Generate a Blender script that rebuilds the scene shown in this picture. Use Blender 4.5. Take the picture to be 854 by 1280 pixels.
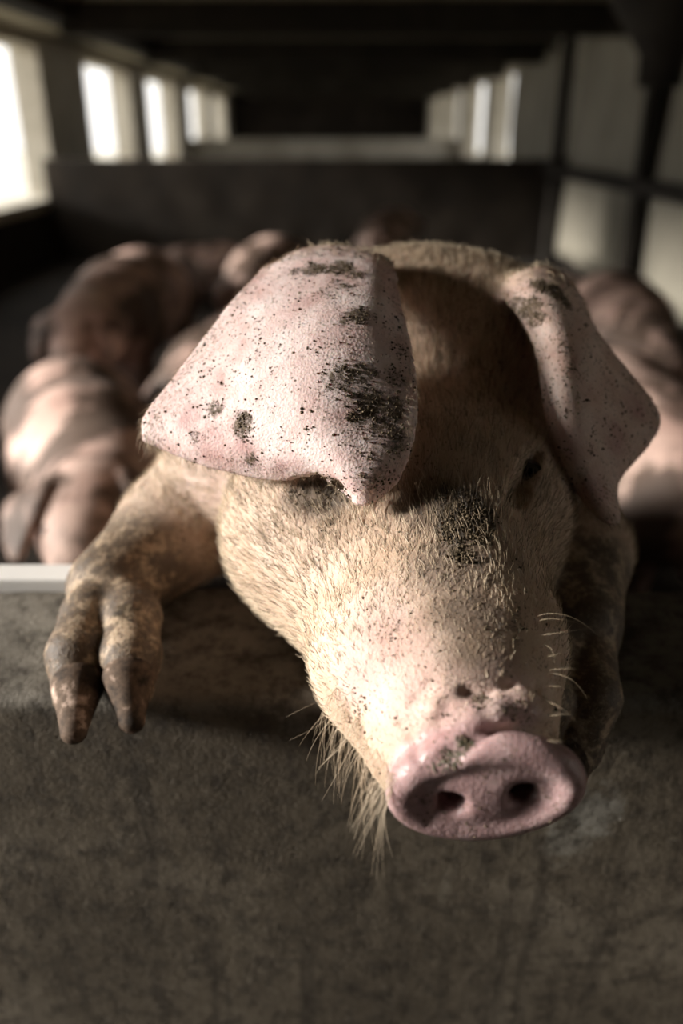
import bpy, math, random
import numpy as np
from mathutils import Vector, Matrix, kdtree

for o in list(bpy.data.objects):
    bpy.data.objects.remove(o, do_unlink=True)
SC = bpy.context.scene
COL = SC.collection
rng = np.random.default_rng(11)
random.seed(11)

# ------------------------------------------------------------------ camera
F_PX = 995.0
PITCH = math.radians(25.75)
CAM = np.array([0.0, 0.0, 1.25])
cam = bpy.data.cameras.new('camera')
cam.sensor_fit = 'VERTICAL'; cam.sensor_height = 36.0
cam.lens = F_PX / 1280.0 * 36.0
cam.clip_start = 0.02
cam.dof.use_dof = True
cam.dof.focus_distance = 0.508
cam.dof.aperture_fstop = 2.5
cam_o = bpy.data.objects.new('camera', cam); COL.objects.link(cam_o)
cam_o.location = CAM
cam_o.rotation_euler = (math.pi/2 - PITCH, 0, 0)
SC.camera = cam_o

# ------------------------------------------------------------------ view, world, lights
SC.view_settings.view_transform = 'Standard'
SC.view_settings.look = 'None'
SC.view_settings.gamma = 1.0
SC.view_settings.use_curve_mapping = False
SC.view_settings.exposure = 0.0

SKY = 1.7
w = bpy.data.worlds.new('overcast_sky'); SC.world = w
w.use_nodes = True
bg = w.node_tree.nodes['Background']
bg.inputs[0].default_value = (1.0, 0.975, 0.93, 1)
bg.inputs[1].default_value = SKY

sun = bpy.data.lights.new('sun', 'SUN')
sun.energy = 10.2; sun.angle = math.radians(12); sun.color = (1.0, 0.955, 0.89)
sun_o = bpy.data.objects.new('sun', sun); COL.objects.link(sun_o)
SUN_FROM = Vector((-0.91, -0.08, 0.28))
sun_o.rotation_euler = SUN_FROM.to_track_quat('Z', 'Y').to_euler()

XL, XR = -3.0, 2.3            # inner faces of the side walls
SILL, WTOP, CEIL = 0.60, 1.96, 2.10
WIN_L = [(1.0, 2.6), (3.4, 5.6), (6.6, 9.0), (10.6, 12.7), (13.9, 16.1), (17.6, 19.8), (20.8, 22.8)]
WIN_R = [(11.6, 13.6), (14.4, 16.6), (17.4, 19.6), (20.4, 22.6)]
YB, YE = -3.6, 24.0
YA, AISLE = 0.30, 3.3        # the pens' low ceiling starts at YA; the unseen aisle before it is raised and opened leftward for the sun
for (a, b) in WIN_L:          # light portals in the window openings (they only guide the sampling of the sky)
    al = bpy.data.lights.new('window_portal', 'AREA'); al.shape = 'RECTANGLE'
    al.size = WTOP-SILL; al.size_y = b-a
    al.cycles.is_portal = True
    ao = bpy.data.objects.new('window_portal', al); COL.objects.link(ao)
    ao.location = (XL-0.02, (a+b)/2, (SILL+WTOP)/2)
    ao.rotation_euler = (0, -math.pi/2, 0)
al = bpy.data.lights.new('aisle_portal', 'AREA'); al.shape = 'RECTANGLE'; al.size = 2.5; al.size_y = 1.9; al.cycles.is_portal = True
ao = bpy.data.objects.new('aisle_portal', al); COL.objects.link(ao)
ao.location = (XL-0.02, -0.15, 1.25); ao.rotation_euler = (0, -math.pi/2, 0)
for (a, b) in WIN_R:
    al = bpy.data.lights.new('window_portal', 'AREA'); al.shape = 'RECTANGLE'
    al.size = WTOP-SILL-0.2; al.size_y = b-a
    al.cycles.is_portal = True
    ao = bpy.data.objects.new('window_portal', al); COL.objects.link(ao)
    ao.location = (XR+0.02, (a+b)/2, (SILL+0.2+WTOP)/2)
    ao.rotation_euler = (0, math.pi/2, 0)

# ------------------------------------------------------------------ pixel helpers (854 x 1280 frame)
R_ = np.array([1.0, 0, 0])
F_ = np.array([0, math.cos(PITCH), -math.sin(PITCH)])
U_ = np.array([0, math.sin(PITCH), math.cos(PITCH)])
def ray(px, py): return (px-427)/F_PX*R_ + (640-py)/F_PX*U_ + F_
def PX(px, py, d): return CAM + d*ray(px, py)
def PXZ(px, py, z):
    r = ray(px, py); return CAM + r*((z-CAM[2])/r[2])
def PXY(px, py, y):
    r = ray(px, py); return CAM + r*(y/r[1])
def project(P):
    q = np.asarray(P) - CAM
    d = q @ F_
    return 427+F_PX*(q @ R_)/d, 640-F_PX*(q @ U_)/d, d

# ------------------------------------------------------------------ material helpers
class NT:
    def __init__(s, name, rough=0.85, spec=0.3):
        s.m = bpy.data.materials.new(name); s.m.use_nodes = True
        s.t = s.m.node_tree; s.b = s.t.nodes['Principled BSDF']
        s.b.inputs['Roughness'].default_value = rough
        s.b.inputs['Specular IOR Level'].default_value = spec
        s._tc = None
    def n(s, typ, **kw):
        nd = s.t.nodes.new(typ)
        for k, v in kw.items(): setattr(nd, k, v)
        return nd
    def l(s, a, b): s.t.links.new(a, b)
    @property
    def co(s):
        if s._tc is None: s._tc = s.n('ShaderNodeTexCoord').outputs['Object']
        return s._tc
    def mapped(s, scale):
        mp = s.n('ShaderNodeMapping'); mp.inputs['Scale'].default_value = scale
        s.l(s.co, mp.inputs['Vector']); return mp.outputs[0]
    def noise(s, scale, detail=6, rough=0.6, vec=None, dist=0.0):
        nd = s.n('ShaderNodeTexNoise')
        nd.inputs['Scale'].default_value = scale; nd.inputs['Detail'].default_value = detail
        nd.inputs['Roughness'].default_value = rough; nd.inputs['Distortion'].default_value = dist
        s.l(vec if vec is not None else s.co, nd.inputs['Vector']); return nd.outputs['Fac']
    def voro(s, scale, rnd=1.0, vec=None, feature='F1'):
        nd = s.n('ShaderNodeTexVoronoi', feature=feature); nd.inputs['Scale'].default_value = scale
        nd.inputs['Randomness'].default_value = rnd
        s.l(vec if vec is not None else s.co, nd.inputs['Vector']); return nd
    def ramp(s, fac, stops):
        nd = s.n('ShaderNodeMapRange') if len(stops) == 2 and not hasattr(stops[0][1], '__len__') else s.n('ShaderNodeValToRGB')
        if nd.bl_idname == 'ShaderNodeMapRange':
            nd.interpolation_type = 'SMOOTHSTEP'
            for k, v in zip(('From Min', 'From Max', 'To Min', 'To Max'), (stops[0][0], stops[1][0], stops[0][1], stops[1][1])):
                nd.inputs[k].default_value = v
            s.l(fac, nd.inputs['Value']); return nd.outputs['Result']
        cr = nd.color_ramp
        while len(cr.elements) < len(stops): cr.elements.new(0.5)
        for e, (p, c) in zip(cr.elements, stops):
            e.position = p; e.color = (*c, 1)
        s.l(fac, nd.inputs['Fac']); return nd.outputs['Color']
    def mix(s, fac, a, b, mode='MIX'):
        nd = s.n('ShaderNodeMix', data_type='RGBA', blend_type=mode)
        for sock, v in ((nd.inputs['Factor'], fac), (nd.inputs['A'], a), (nd.inputs['B'], b)):
            if isinstance(v, (int, float)): sock.default_value = v
            elif isinstance(v, tuple): sock.default_value = (*v, 1)
            else: s.l(v, sock)
        return nd.outputs['Result']
    def math(s, op, a, b=None):
        nd = s.n('ShaderNodeMath', operation=op)
        for i, v in enumerate((a, b)):
            if v is None: continue
            if isinstance(v, (int, float)): nd.inputs[i].default_value = v
            else: s.l(v, nd.inputs[i])
        return nd.outputs[0]
    def attr(s, name):
        return s.n('ShaderNodeAttribute', attribute_name=name).outputs['Fac']
    def color(s, c):
        if isinstance(c, tuple): s.b.inputs['Base Color'].default_value = (*c, 1)
        else: s.l(c, s.b.inputs['Base Color'])
    def bump(s, h, strength=0.4, dist=0.01):
        nd = s.n('ShaderNodeBump'); nd.inputs['Strength'].default_value = strength
        nd.inputs['Distance'].default_value = dist
        s.l(h, nd.inputs['Height']); s.l(nd.outputs[0], s.b.inputs['Normal'])

def concrete(name, dark, mid, light, scale=3.0, streak=0.0, bump=0.5):
    k = NT(name, 0.85, 0.25)
    n1 = k.noise(scale, 9, 0.65, dist=0.4)
    c = k.ramp(n1, [(0.28, dark), (0.52, mid), (0.75, light)])
    n2 = k.noise(scale*9, 6, 0.7)
    c = k.mix(k.ramp(n2, [(0.45, 0.0), (0.75, 0.55)]), c, tuple(x*0.45 for x in dark))
    if streak:
        v = k.mapped((14, 14, 0.9))
        n3 = k.noise(1.6, 6, 0.6, v)
        c = k.mix(k.ramp(n3, [(0.46, 0.0), (0.72, streak)]), c, tuple(x*0.4 for x in dark))
    k.color(c)
    k.bump(k.mix(0.5, k.noise(scale*22, 6, 0.7), n1), bump, 0.01)
    return k.m

def plain(name, c, rough=0.7, var=0.3, scale=8.0):
    k = NT(name, rough)
    k.color(k.ramp(k.noise(scale, 6), [(0.3, tuple(x*(1-var) for x in c)), (0.7, tuple(min(1, x*(1+var)) for x in c))]))
    return k.m

M = {}
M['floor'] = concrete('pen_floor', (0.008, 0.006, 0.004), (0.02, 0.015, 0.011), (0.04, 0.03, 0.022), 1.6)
M['ground'] = plain('outside_ground', (0.52, 0.49, 0.42), 0.9, 0.15, 0.6)
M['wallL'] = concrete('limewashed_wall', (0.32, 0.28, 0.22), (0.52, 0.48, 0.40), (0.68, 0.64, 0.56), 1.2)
M['dado'] = concrete('shade_dark_wall', (0.012, 0.009, 0.007), (0.03, 0.023, 0.017), (0.05, 0.04, 0.03), 2.0)  # near-black base colour carries the shadow lying on these walls
M['ceil'] = concrete('sooty_ceiling', (0.24, 0.21, 0.14), (0.42, 0.38, 0.28), (0.56, 0.52, 0.41), 1.0)
M['beam'] = concrete('dark_beam', (0.015, 0.012, 0.009), (0.03, 0.025, 0.018), (0.06, 0.05, 0.04), 2.0)
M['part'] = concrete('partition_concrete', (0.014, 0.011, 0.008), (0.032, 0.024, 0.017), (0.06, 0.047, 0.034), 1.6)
M['tarp'] = plain('grey_tarpaulin', (0.30, 0.275, 0.22), 0.6, 0.25, 1.2)
M['post'] = plain('dark_timber', (0.03, 0.025, 0.02), 0.8, 0.4, 6)
M['white'] = plain('white_paint', (0.82, 0.80, 0.77), 0.45, 0.06, 10)

# ------------------------------------------------------------------ mesh helpers
def mesh_obj(name, verts, faces, mat=None, parent=None, smooth=False):
    me = bpy.data.meshes.new(name); me.from_pydata([tuple(map(float, v)) for v in verts], [], faces)
    me.validate(); me.update()
    if mat: me.materials.append(mat)
    if smooth: me.polygons.foreach_set('use_smooth', [True]*len(me.polygons))
    o = bpy.data.objects.new(name, me); COL.objects.link(o)
    if parent: o.parent = parent
    return o
def boxes(lst):
    V, Fc = [], []
    for (x0, x1, y0, y1, z0, z1) in lst:
        b = len(V)
        V += [(x0,y0,z0),(x1,y0,z0),(x1,y1,z0),(x0,y1,z0),(x0,y0,z1),(x1,y0,z1),(x1,y1,z1),(x0,y1,z1)]
        Fc += [tuple(b+i for i in f) for f in ((0,3,2,1),(4,5,6,7),(0,1,5,4),(1,2,6,5),(2,3,7,6),(3,0,4,7))]
    return V, Fc
def box_obj(name, lst, mat, parent=None, bevel=0.0):
    o = mesh_obj(name, *boxes(lst), mat, parent)
    if bevel:
        m = o.modifiers.new('bevel', 'BEVEL'); m.width = bevel; m.segments = 2
    return o
def struct(o):
    o['kind'] = 'structure'; return o
def tag(o, label, cat, group=None):
    o['label'] = label; o['category'] = cat
    if group: o['group'] = group
    return o

# ------------------------------------------------------------------ implicit surfaces -> mesh
class Field:
    def __init__(s, xs, ys, zs):
        s.a = [np.asarray(v, np.float32) for v in (xs, ys, zs)]
        s.F = np.full([len(v) for v in s.a], 0.5, np.float32)
    def block(s, lo, hi):
        sl = []
        for v, l, h in zip(s.a, lo, hi):
            i = max(0, int(np.searchsorted(v, l))-1); j = min(len(v), int(np.searchsorted(v, h))+1)
            sl.append(slice(i, max(i+1, j)))
        g = np.ix_(s.a[0][sl[0]], s.a[1][sl[1]], s.a[2][sl[2]])
        return tuple(sl), g
    def _put(s, sl, d, k, sub=False):
        A = s.F[sl]
        d = d.astype(np.float32)
        if sub:
            d = -d
            h = np.clip(0.5-0.5*(d-A)/k, 0, 1); s.F[sl] = d*(1-h)+A*h + k*h*(1-h)
        else:
            h = np.clip(0.5+0.5*(d-A)/k, 0, 1); s.F[sl] = d*(1-h)+A*h - k*h*(1-h)
    def cone(s, a, b, ra, rb, k=0.02, sub=False):
        a = np.asarray(a, float); b = np.asarray(b, float); m = max(ra, rb)+2.2*k+0.01
        sl, (X, Y, Z) = s.block(np.minimum(a, b)-m, np.maximum(a, b)+m)
        ab = b-a; L = max(ab @ ab, 1e-9)
        t = np.clip(((X-a[0])*ab[0]+(Y-a[1])*ab[1]+(Z-a[2])*ab[2])/L, 0, 1)
        d = np.sqrt((X-a[0]-t*ab[0])**2+(Y-a[1]-t*ab[1])**2+(Z-a[2]-t*ab[2])**2)-(ra+t*(rb-ra))
        s._put(sl, d, k, sub)
    def ball(s, c, r, k=0.02, sub=False): s.cone(c, c, r, r, k, sub)
    def chain(s, pts, k=0.02, sub=False):
        for (p, r), (q, t) in zip(pts[:-1], pts[1:]): s.cone(p, q, r, t, k, sub)
    def ell(s, c, ax, rad, k=0.02, sub=False):
        c = np.asarray(c, float); ax = np.asarray(ax, float); m = max(rad)+2.2*k+0.01
        sl, (X, Y, Z) = s.block(c-m, c+m)
        q = [(X-c[0])*e[0]+(Y-c[1])*e[1]+(Z-c[2])*e[2] for e in ax]
        k0 = np.sqrt(sum((qi/r)**2 for qi, r in zip(q, rad)))
        k1 = np.sqrt(sum((qi/(r*r))**2 for qi, r in zip(q, rad)))+1e-9
        s._put(sl, k0*(k0-1)/k1, k, sub)
    def sheet(s, pts, rad, k=0.01):
        """a thin leaf given as a dense cloud of points with a half thickness each"""
        lo = pts.min(0)-0.03; hi = pts.max(0)+0.03
        sl, (X, Y, Z) = s.block(lo, hi)
        D = np.full(s.F[sl].shape, 0.5, np.float32)
        ax = [s.a[i][sl[i]] for i in range(3)]
        m = 0.016
        for p, r in zip(pts, rad):
            ii = [slice(int(np.searchsorted(v, c-m)), int(np.searchsorted(v, c+m))) for v, c in zip(ax, p)]
            g = np.ix_(ax[0][ii[0]], ax[1][ii[1]], ax[2][ii[2]])
            d = np.sqrt((g[0]-p[0])**2+(g[1]-p[1])**2+(g[2]-p[2])**2)-r
            T = D[tuple(ii)]; np.minimum(T, d, out=T)
        s._put(sl, D, k)
    def mesh(s, smooth=2):
        F = s.F; S = F < 0
        nx, ny, nz = F.shape
        c = np.zeros((nx-1, ny-1, nz-1), np.uint8)
        for i in (0, 1):
            for j in (0, 1):
                for k in (0, 1): c += S[i:nx-1+i, j:ny-1+j, k:nz-1+k]
        I, J, K = np.nonzero((c > 0) & (c < 8))
        idx = np.full(c.shape, -1, np.int32); idx[I, J, K] = np.arange(len(I), dtype=np.int32)
        acc = np.zeros((len(I), 3)); cnt = np.zeros(len(I))
        A = [v.astype(float) for v in s.a]
        cs = [(i, j, k) for i in (0, 1) for j in (0, 1) for k in (0, 1)]
        for p in cs:
            for ax in range(3):
                if p[ax]: continue
                q = list(p); q[ax] = 1
                fa = F[I+p[0], J+p[1], K+p[2]].astype(float); fb = F[I+q[0], J+q[1], K+q[2]].astype(float)
                m = (fa < 0) != (fb < 0); t = np.where(m, fa/np.where(m, fa-fb, 1), 0)
                pa = np.stack([A[0][I+p[0]], A[1][J+p[1]], A[2][K+p[2]]], 1)
                pb = np.stack([A[0][I+q[0]], A[1][J+q[1]], A[2][K+q[2]]], 1)
                acc += np.where(m[:, None], pa+(pb-pa)*t[:, None], 0); cnt += m
        V = acc/cnt[:, None]
        Q = []
        def quads(ax):
            sh = [slice(None)]*3; s0 = list(sh); s1 = list(sh)
            s0[ax] = slice(0, -1); s1[ax] = slice(1, None)
            o = [a for a in range(3) if a != ax]
            m = S[tuple(s0)] != S[tuple(s1)]
            lim = [slice(None)]*3
            for a in o: lim[a] = slice(1, -1)
            idxs = np.argwhere(m[tuple(lim)])
            for a in o: idxs[:, a] += 1
            P = idxs.copy()
            def cell(da, db):
                R = P.copy(); R[:, o[0]] -= da; R[:, o[1]] -= db
                return idx[R[:, 0], R[:, 1], R[:, 2]]
            q = np.stack([cell(0, 0), cell(1, 0), cell(1, 1), cell(0, 1)], 1)
            ins = S[P[:, 0], P[:, 1], P[:, 2]]
            flip = ins if ax != 1 else ~ins
            q[~flip] = q[~flip][:, ::-1]
            Q.append(q)
        for ax in range(3): quads(ax)
        Q = np.concatenate(Q)
        E = np.concatenate([Q[:, [0, 1]], Q[:, [1, 2]], Q[:, [2, 3]], Q[:, [3, 0]]])
        E = np.concatenate([E, E[:, ::-1]])
        deg = np.bincount(E[:, 0], minlength=len(V))[:, None].clip(1)
        for it in range(smooth):
            for lam in (0.5, -0.52) if smooth > 1 else (0.5,):
                avg = np.stack([np.bincount(E[:, 0], V[E[:, 1], a], len(V)) for a in range(3)], 1)/deg
                V = V+lam*(avg-V)
        return V, Q
def quad_mesh(name, V, Q, mat):
    me = bpy.data.meshes.new(name)
    me.vertices.add(len(V)); me.vertices.foreach_set('co', V.astype(np.float32).ravel())
    me.loops.add(Q.size); me.loops.foreach_set('vertex_index', Q.astype(np.int32).ravel())
    me.polygons.add(len(Q)); me.polygons.foreach_set('loop_start', np.arange(0, Q.size, 4, dtype=np.int32))
    me.polygons.foreach_set('use_smooth', np.ones(len(Q), bool))
    me.update(calc_edges=True); me.validate()
    me.materials.append(mat)
    return me
def vnormals(V, Q):
    n = np.cross(V[Q[:, 2]]-V[Q[:, 0]], V[Q[:, 3]]-V[Q[:, 1]])
    N = np.zeros_like(V)
    for i in range(4):
        for a in range(3): N[:, a] += np.bincount(Q[:, i], n[:, a], len(V))
    return N/(np.linalg.norm(N, axis=1)[:, None]+1e-12)
def unit(v):
    v = np.asarray(v, float); return v/np.linalg.norm(v)
def span(*segs):
    out = []
    for a, b, st in segs:
        n = max(1, int(round((b-a)/st))); out += list(a+(b-a)*np.arange(n)/n)
    return np.array(out+[segs[-1][1]])

# ================================================================== THE BARN
WF0, WF1, WFZ = 0.496, 0.664, 0.85        # the pen wall in front: near face, far face, top

def slab(name, mat, x0, x1, y0, y1, z0, z1, amp, n):
    """a wall with gently uneven faces and worn edges"""
    xs = np.linspace(x0, x1, n); prof = []
    r = 0.012
    for cx, cz, a0 in ((y0+r, z1-r, 180), (y1-r, z1-r, 90)):
        for a in np.linspace(a0, a0-90, 5): prof.append((cx+r*math.cos(math.radians(a)), cz+r*math.sin(math.radians(a))))
    zs = np.linspace(z0, z1-r, 12)[:-1]; ysn = np.linspace(y0+r, y1-r, 6)[1:-1]
    P = [(y0, z) for z in zs]+prof[:5]+[(y, z1) for y in ysn]+prof[5:]+[(y1, z) for z in zs[::-1]]
    V = []; m = len(P)
    g = np.random.default_rng(5)
    ph = g.uniform(0, 6.28, (6, 3)); fr = g.uniform(2, 16, (6, 3))
    for x in xs:
        for (y, z) in P:
            d = sum(math.sin(x*fr[i, 0]+ph[i, 0])*math.sin(y*fr[i, 1]+ph[i, 1])*math.sin(z*fr[i, 2]+ph[i, 2]) for i in range(6))*amp
            e = math.sin(x*37)*math.sin(x*61+1)*amp*0.7
            V.append((x, y+d*0.6, z+d*0.5+(e if z > z1-0.02 else 0)))
    Fc = [(i*m+j, i*m+j+1, (i+1)*m+j+1, (i+1)*m+j) for i in range(n-1) for j in range(m-1)]
    o = mesh_obj(name, V, Fc, mat, smooth=True)
    return o

def front_wall_mat():
    k = NT('worn_pen_concrete', 0.82, 0.3)
    n1 = k.noise(5.5, 9, 0.62, dist=0.5)
    c = k.ramp(n1, [(0.25, (0.055, 0.042, 0.027)), (0.5, (0.125, 0.10, 0.07)), (0.78, (0.22, 0.185, 0.14))])
    sep = k.n('ShaderNodeSeparateXYZ'); k.l(k.co, sep.inputs[0])
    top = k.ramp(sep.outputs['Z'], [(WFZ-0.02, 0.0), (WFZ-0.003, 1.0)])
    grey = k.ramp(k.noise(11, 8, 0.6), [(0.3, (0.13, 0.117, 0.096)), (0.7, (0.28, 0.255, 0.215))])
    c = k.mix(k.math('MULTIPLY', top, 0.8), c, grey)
    v = k.mapped((30, 30, 2.2))
    streak = k.ramp(k.noise(1.4, 7, 0.65, v), [(0.5, 0.0), (0.74, 0.75)])
    c = k.mix(streak, c, (0.035, 0.027, 0.019))
    v2 = k.mapped((60, 60, 5)); 
    pale = k.math('MULTIPLY', k.ramp(k.noise(1.1, 5, 0.7, v2), [(0.6, 0.0), (0.78, 0.5)]), k.ramp(k.noise(4, 3), [(0.5, 0.0), (0.65, 1.0)]))
    c = k.mix(pale, c, (0.28, 0.25, 0.2))
    # a dried whitish splash below the snout on the right and an arc-shaped stain
    def splash(p, r, s):
        d = k.n('ShaderNodeVectorMath', operation='DISTANCE'); k.l(k.co, d.inputs[0]); d.inputs[1].default_value = p
        m = k.math('ADD', d.outputs['Value'], k.math('MULTIPLY', k.math('SUBTRACT', k.noise(45, 7, 0.7), 0.5), r*2.6))
        return k.math('MULTIPLY', k.ramp(m, [(r*0.35, 1.0), (r, 0.0)]), s)
    for (px, py, r, s) in ((735, 1020, 0.035, 0.7), (715, 1050, 0.03, 0.45), (370, 900, 0.02, 0.2)):
        c = k.mix(splash(tuple(PXY(px, py, WF0)), r, s), c, (0.34, 0.32, 0.275))
    pits = k.ramp(k.voro(95).outputs['Distance'], [(0.05, 1.0), (0.22, 0.0)])
    pits = k.math('MULTIPLY', pits, k.ramp(k.noise(14, 4), [(0.52, 0.0), (0.66, 0.8)]))
    c = k.mix(pits, c, (0.02, 0.015, 0.011))
    grit = k.ramp(k.noise(42, 8, 0.75), [(0.36, 0.75), (0.56, 0.0)])
    c = k.mix(grit, c, (0.03, 0.023, 0.016))
    c = k.mix(k.ramp(k.noise(75, 6, 0.7), [(0.58, 0.0), (0.72, 0.45)]), c, (0.26, 0.225, 0.175))
    d = k.n('ShaderNodeVectorMath', operation='DISTANCE'); k.l(k.co, d.inputs[0]); d.inputs[1].default_value = tuple(PXY(210, 1130, WF0))
    arc = k.math('ABSOLUTE', k.math('SUBTRACT', k.math('ADD', d.outputs['Value'], k.math('MULTIPLY', k.math('SUBTRACT', k.noise(9, 3), 0.5), 0.03)), 0.055))
    arc = k.math('MULTIPLY', k.ramp(arc, [(0.0, 0.5), (0.008, 0.0)]), k.ramp(sep.outputs['Z'], [(0.70, 0.0), (0.73, 1.0)]))
    c = k.mix(arc, c, (0.04, 0.03, 0.022))
    k.color(c)
    h = k.math('ADD', k.noise(70, 7, 0.7), k.math('MULTIPLY', k.noise(260, 4, 0.6), 0.5))
    k.bump(k.math('SUBTRACT', h, pits), 0.55, 0.004)
    return k.m
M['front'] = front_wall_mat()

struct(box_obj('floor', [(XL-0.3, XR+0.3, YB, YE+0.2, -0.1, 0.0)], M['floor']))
struct(box_obj('ground', [(-40, XL-0.3, -30, 60, -0.3, -0.12), (XR+0.3, 40, -30, 60, -0.3, -0.12)], M['ground']))
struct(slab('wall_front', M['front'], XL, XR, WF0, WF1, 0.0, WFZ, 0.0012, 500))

def side_wall(name, xin, xout, wins, sill, mat):
    a, b = min(xin, xout), max(xin, xout)
    y = 0.80 if xin < 0 else YB
    L = [(a, b, y, YE, sill-0.10, sill), (a, b, y, YE, WTOP, CEIL)]
    if xin < 0: L += [(a, b, YB, -1.1, 0.0, AISLE), (a, b, -1.1, YA+0.15, 2.5, AISLE)]      # unseen opening added for the sun, walled in to cut the sky fill
    if xin > 0:                       # an unseen doorway at the aisle's right-hand end, added for side fill
        L = [(a, b, 0.2, YE, sill-0.10, sill), (a, b, 0.2, YE, WTOP, CEIL), (a, b, YB, -0.7, 0.0, AISLE), (a, b, -0.7, YA, 1.6, AISLE)]; y = 0.2
    y0 = y
    for (p, q) in wins: L.append((a, b, y, p, sill, WTOP)); y = q
    L.append((a, b, y, YE, sill, WTOP))
    o = struct(box_obj(name, L, mat))
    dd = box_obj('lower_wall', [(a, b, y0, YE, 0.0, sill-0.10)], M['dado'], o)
    return o
side_wall('wall_left', XL, XL-0.28, WIN_L, SILL, M['wallL'])
side_wall('wall_right', XR, XR+0.28, WIN_R, SILL+0.2, M['wallL'])
struct(box_obj('wall_rear', [(XL, XR, YE, YE+0.2, 0.0, CEIL)], M['dado']))  # solid wall, its dark colour stands for the unlit opening at the far end
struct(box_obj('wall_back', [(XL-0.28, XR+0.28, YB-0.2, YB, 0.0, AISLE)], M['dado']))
struct(box_obj('ceiling', [(XL-0.28, XR+0.6, YA, YE+0.2, CEIL, CEIL+0.15)], M['ceil']))
struct(box_obj('ceiling_aisle', [(XL-0.1, XR+0.6, YB-0.2, YA+0.15, AISLE, AISLE+0.1)], M['beam']))  # out of view, set high to leave the sun's path open
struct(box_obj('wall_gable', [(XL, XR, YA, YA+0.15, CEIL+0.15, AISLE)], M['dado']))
for i in range(9):
    y = 1.2+i*2.9
    struct(box_obj('ceiling_beam', [(XL+0.9, XR, y-0.1, y+0.1, CEIL-0.22, CEIL)], M['beam'], bevel=0.01))
struct(box_obj('ceiling_beam', [(XL+0.75, XL+1.0, YA, YE, CEIL-0.14, CEIL)], M['beam'], bevel=0.01))
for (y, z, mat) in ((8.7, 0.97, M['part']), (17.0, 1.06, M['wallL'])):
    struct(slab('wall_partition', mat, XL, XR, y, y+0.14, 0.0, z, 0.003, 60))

# tarpaulin curtains, posts and rails along the right-hand wall
def curtain(y0, y1, z0, z1, x, seed):
    g = np.random.default_rng(seed); n, m = 60, 14
    ph = g.uniform(0, 6.28, 4); V = []
    for i in range(n):
        y = y0+(y1-y0)*i/(n-1)
        for j in range(m):
            z = z0+(z1-z0)*j/(m-1)
            V.append((x-0.02*math.sin(y*9+ph[0])-0.012*math.sin(y*23+ph[1]+z*2)-0.03*math.sin(z*2.2+ph[2]), y, z))
    Fc = [(i*m+j, (i+1)*m+j, (i+1)*m+j+1, i*m+j+1) for i in range(n-1) for j in range(m-1)]
    o = mesh_obj('tarpaulin_curtain', V, Fc, M['tarp'], smooth=True)
    sm = o.modifiers.new('solid', 'SOLIDIFY'); sm.thickness = 0.004
    return o
for i, (y0, y1) in enumerate(((3.2, 5.9), (6.2, 8.4), (8.95, 11.3))):
    tag(curtain(y0, y1, 0.12, 2.0, XR-0.10, i), ('grey tarpaulin curtain on the wall nearest the pen front', 'grey tarpaulin curtain hung between the two dark posts', 'grey tarpaulin curtain beyond the dark partition')[i], 'curtain', 'tarpaulin curtains')
for i, y in enumerate((6.05, 8.5)):
    p = box_obj('timber_post', [(XR-0.24, XR-0.14, y-0.06, y+0.06, 0.0, CEIL)], M['post'], bevel=0.008)
    tag(p, ('dark timber post between two grey tarpaulins', 'dark timber post at the end of the dark partition')[i], 'post')
rl = box_obj('wooden_rail', [(XR-0.29, XR-0.245, 0.9, 8.69, 0.84, 0.94)], M['post'], bevel=0.006)
tag(rl, 'dark wooden rail running low across the grey tarpaulins', 'rail')

# ================================================================== THE PIG LEANING OVER THE WALL
def catmull(P, n):
    """resample a list of points (k, ...) to n along axis 0"""
    P = np.asarray(P, float); k = len(P)
    E = np.concatenate([2*P[:1]-P[1:2], P, 2*P[-1:]-P[-2:-1]])
    t = np.linspace(0, k-1, n); i = np.minimum(t.astype(int), k-2)
    f = (t-i).reshape((-1,)+(1,)*(P.ndim-1))
    a, b, c, d = E[i], E[i+1], E[i+2], E[i+3]
    return 0.5*((2*b)+(c-a)*f+(2*a-5*b+4*c-d)*f*f+(3*b-a-3*c+d)*f**3)

def leaf(rows, nu, nv):
    G = np.array([[PX(*p) for p in r] for r in rows])
    G = catmull(G, nv); G = np.swapaxes(catmull(np.swapaxes(G, 0, 1), nu), 0, 1)
    return G                                            # (nv, nu, 3)

EAR_A = leaf([
    [(392,376,.705),(410,370,.70),(428,366,.695),(446,366,.69),(460,370,.688),(472,378,.688)],
    [(350,332,.655),(378,319,.648),(408,315,.643),(438,317,.638),(466,322,.634),(487,333,.634)],
    [(302,368,.612),(345,374,.585),(385,376,.572),(425,376,.567),(467,376,.570),(499,383,.588)],
    [(257,425,.592),(310,434,.563),(365,440,.545),(415,441,.538),(465,442,.542),(512,440,.558)],
    [(213,482,.580),(280,500,.554),(345,508,.533),(405,512,.523),(460,515,.526),(519,505,.536)],
    [(183,522,.577),(258,550,.554),(335,563,.535),(405,570,.518),(455,587,.513),(511,562,.524)],
    [(181,549,.578),(255,579,.562),(335,596,.547),(405,601,.530),(452,629,.517),(494,603,.519)]], 190, 210)
EAR_B = leaf([
    [(618,392,.70),(640,380,.70),(660,376,.70),(685,385,.705),(700,400,.71)],
    [(628,368,.648),(652,348,.643),(680,342,.648),(706,355,.662),(722,377,.68)],
    [(656,402,.615),(682,396,.606),(707,396,.613),(729,406,.637),(746,420,.665)],
    [(674,445,.600),(701,441,.590),(727,443,.600),(751,447,.63),(775,456,.66)],
    [(683,510,.595),(706,506,.581),(737,505,.592),(772,500,.622),(811,500,.655)],
    [(697,570,.590),(719,572,.579),(743,572,.586),(778,560,.610),(822,528,.648)],
    [(737,634,.588),(755,649,.584),(772,650,.588),(769,604,.604),(808,556,.638)]], 150, 210)

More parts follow.
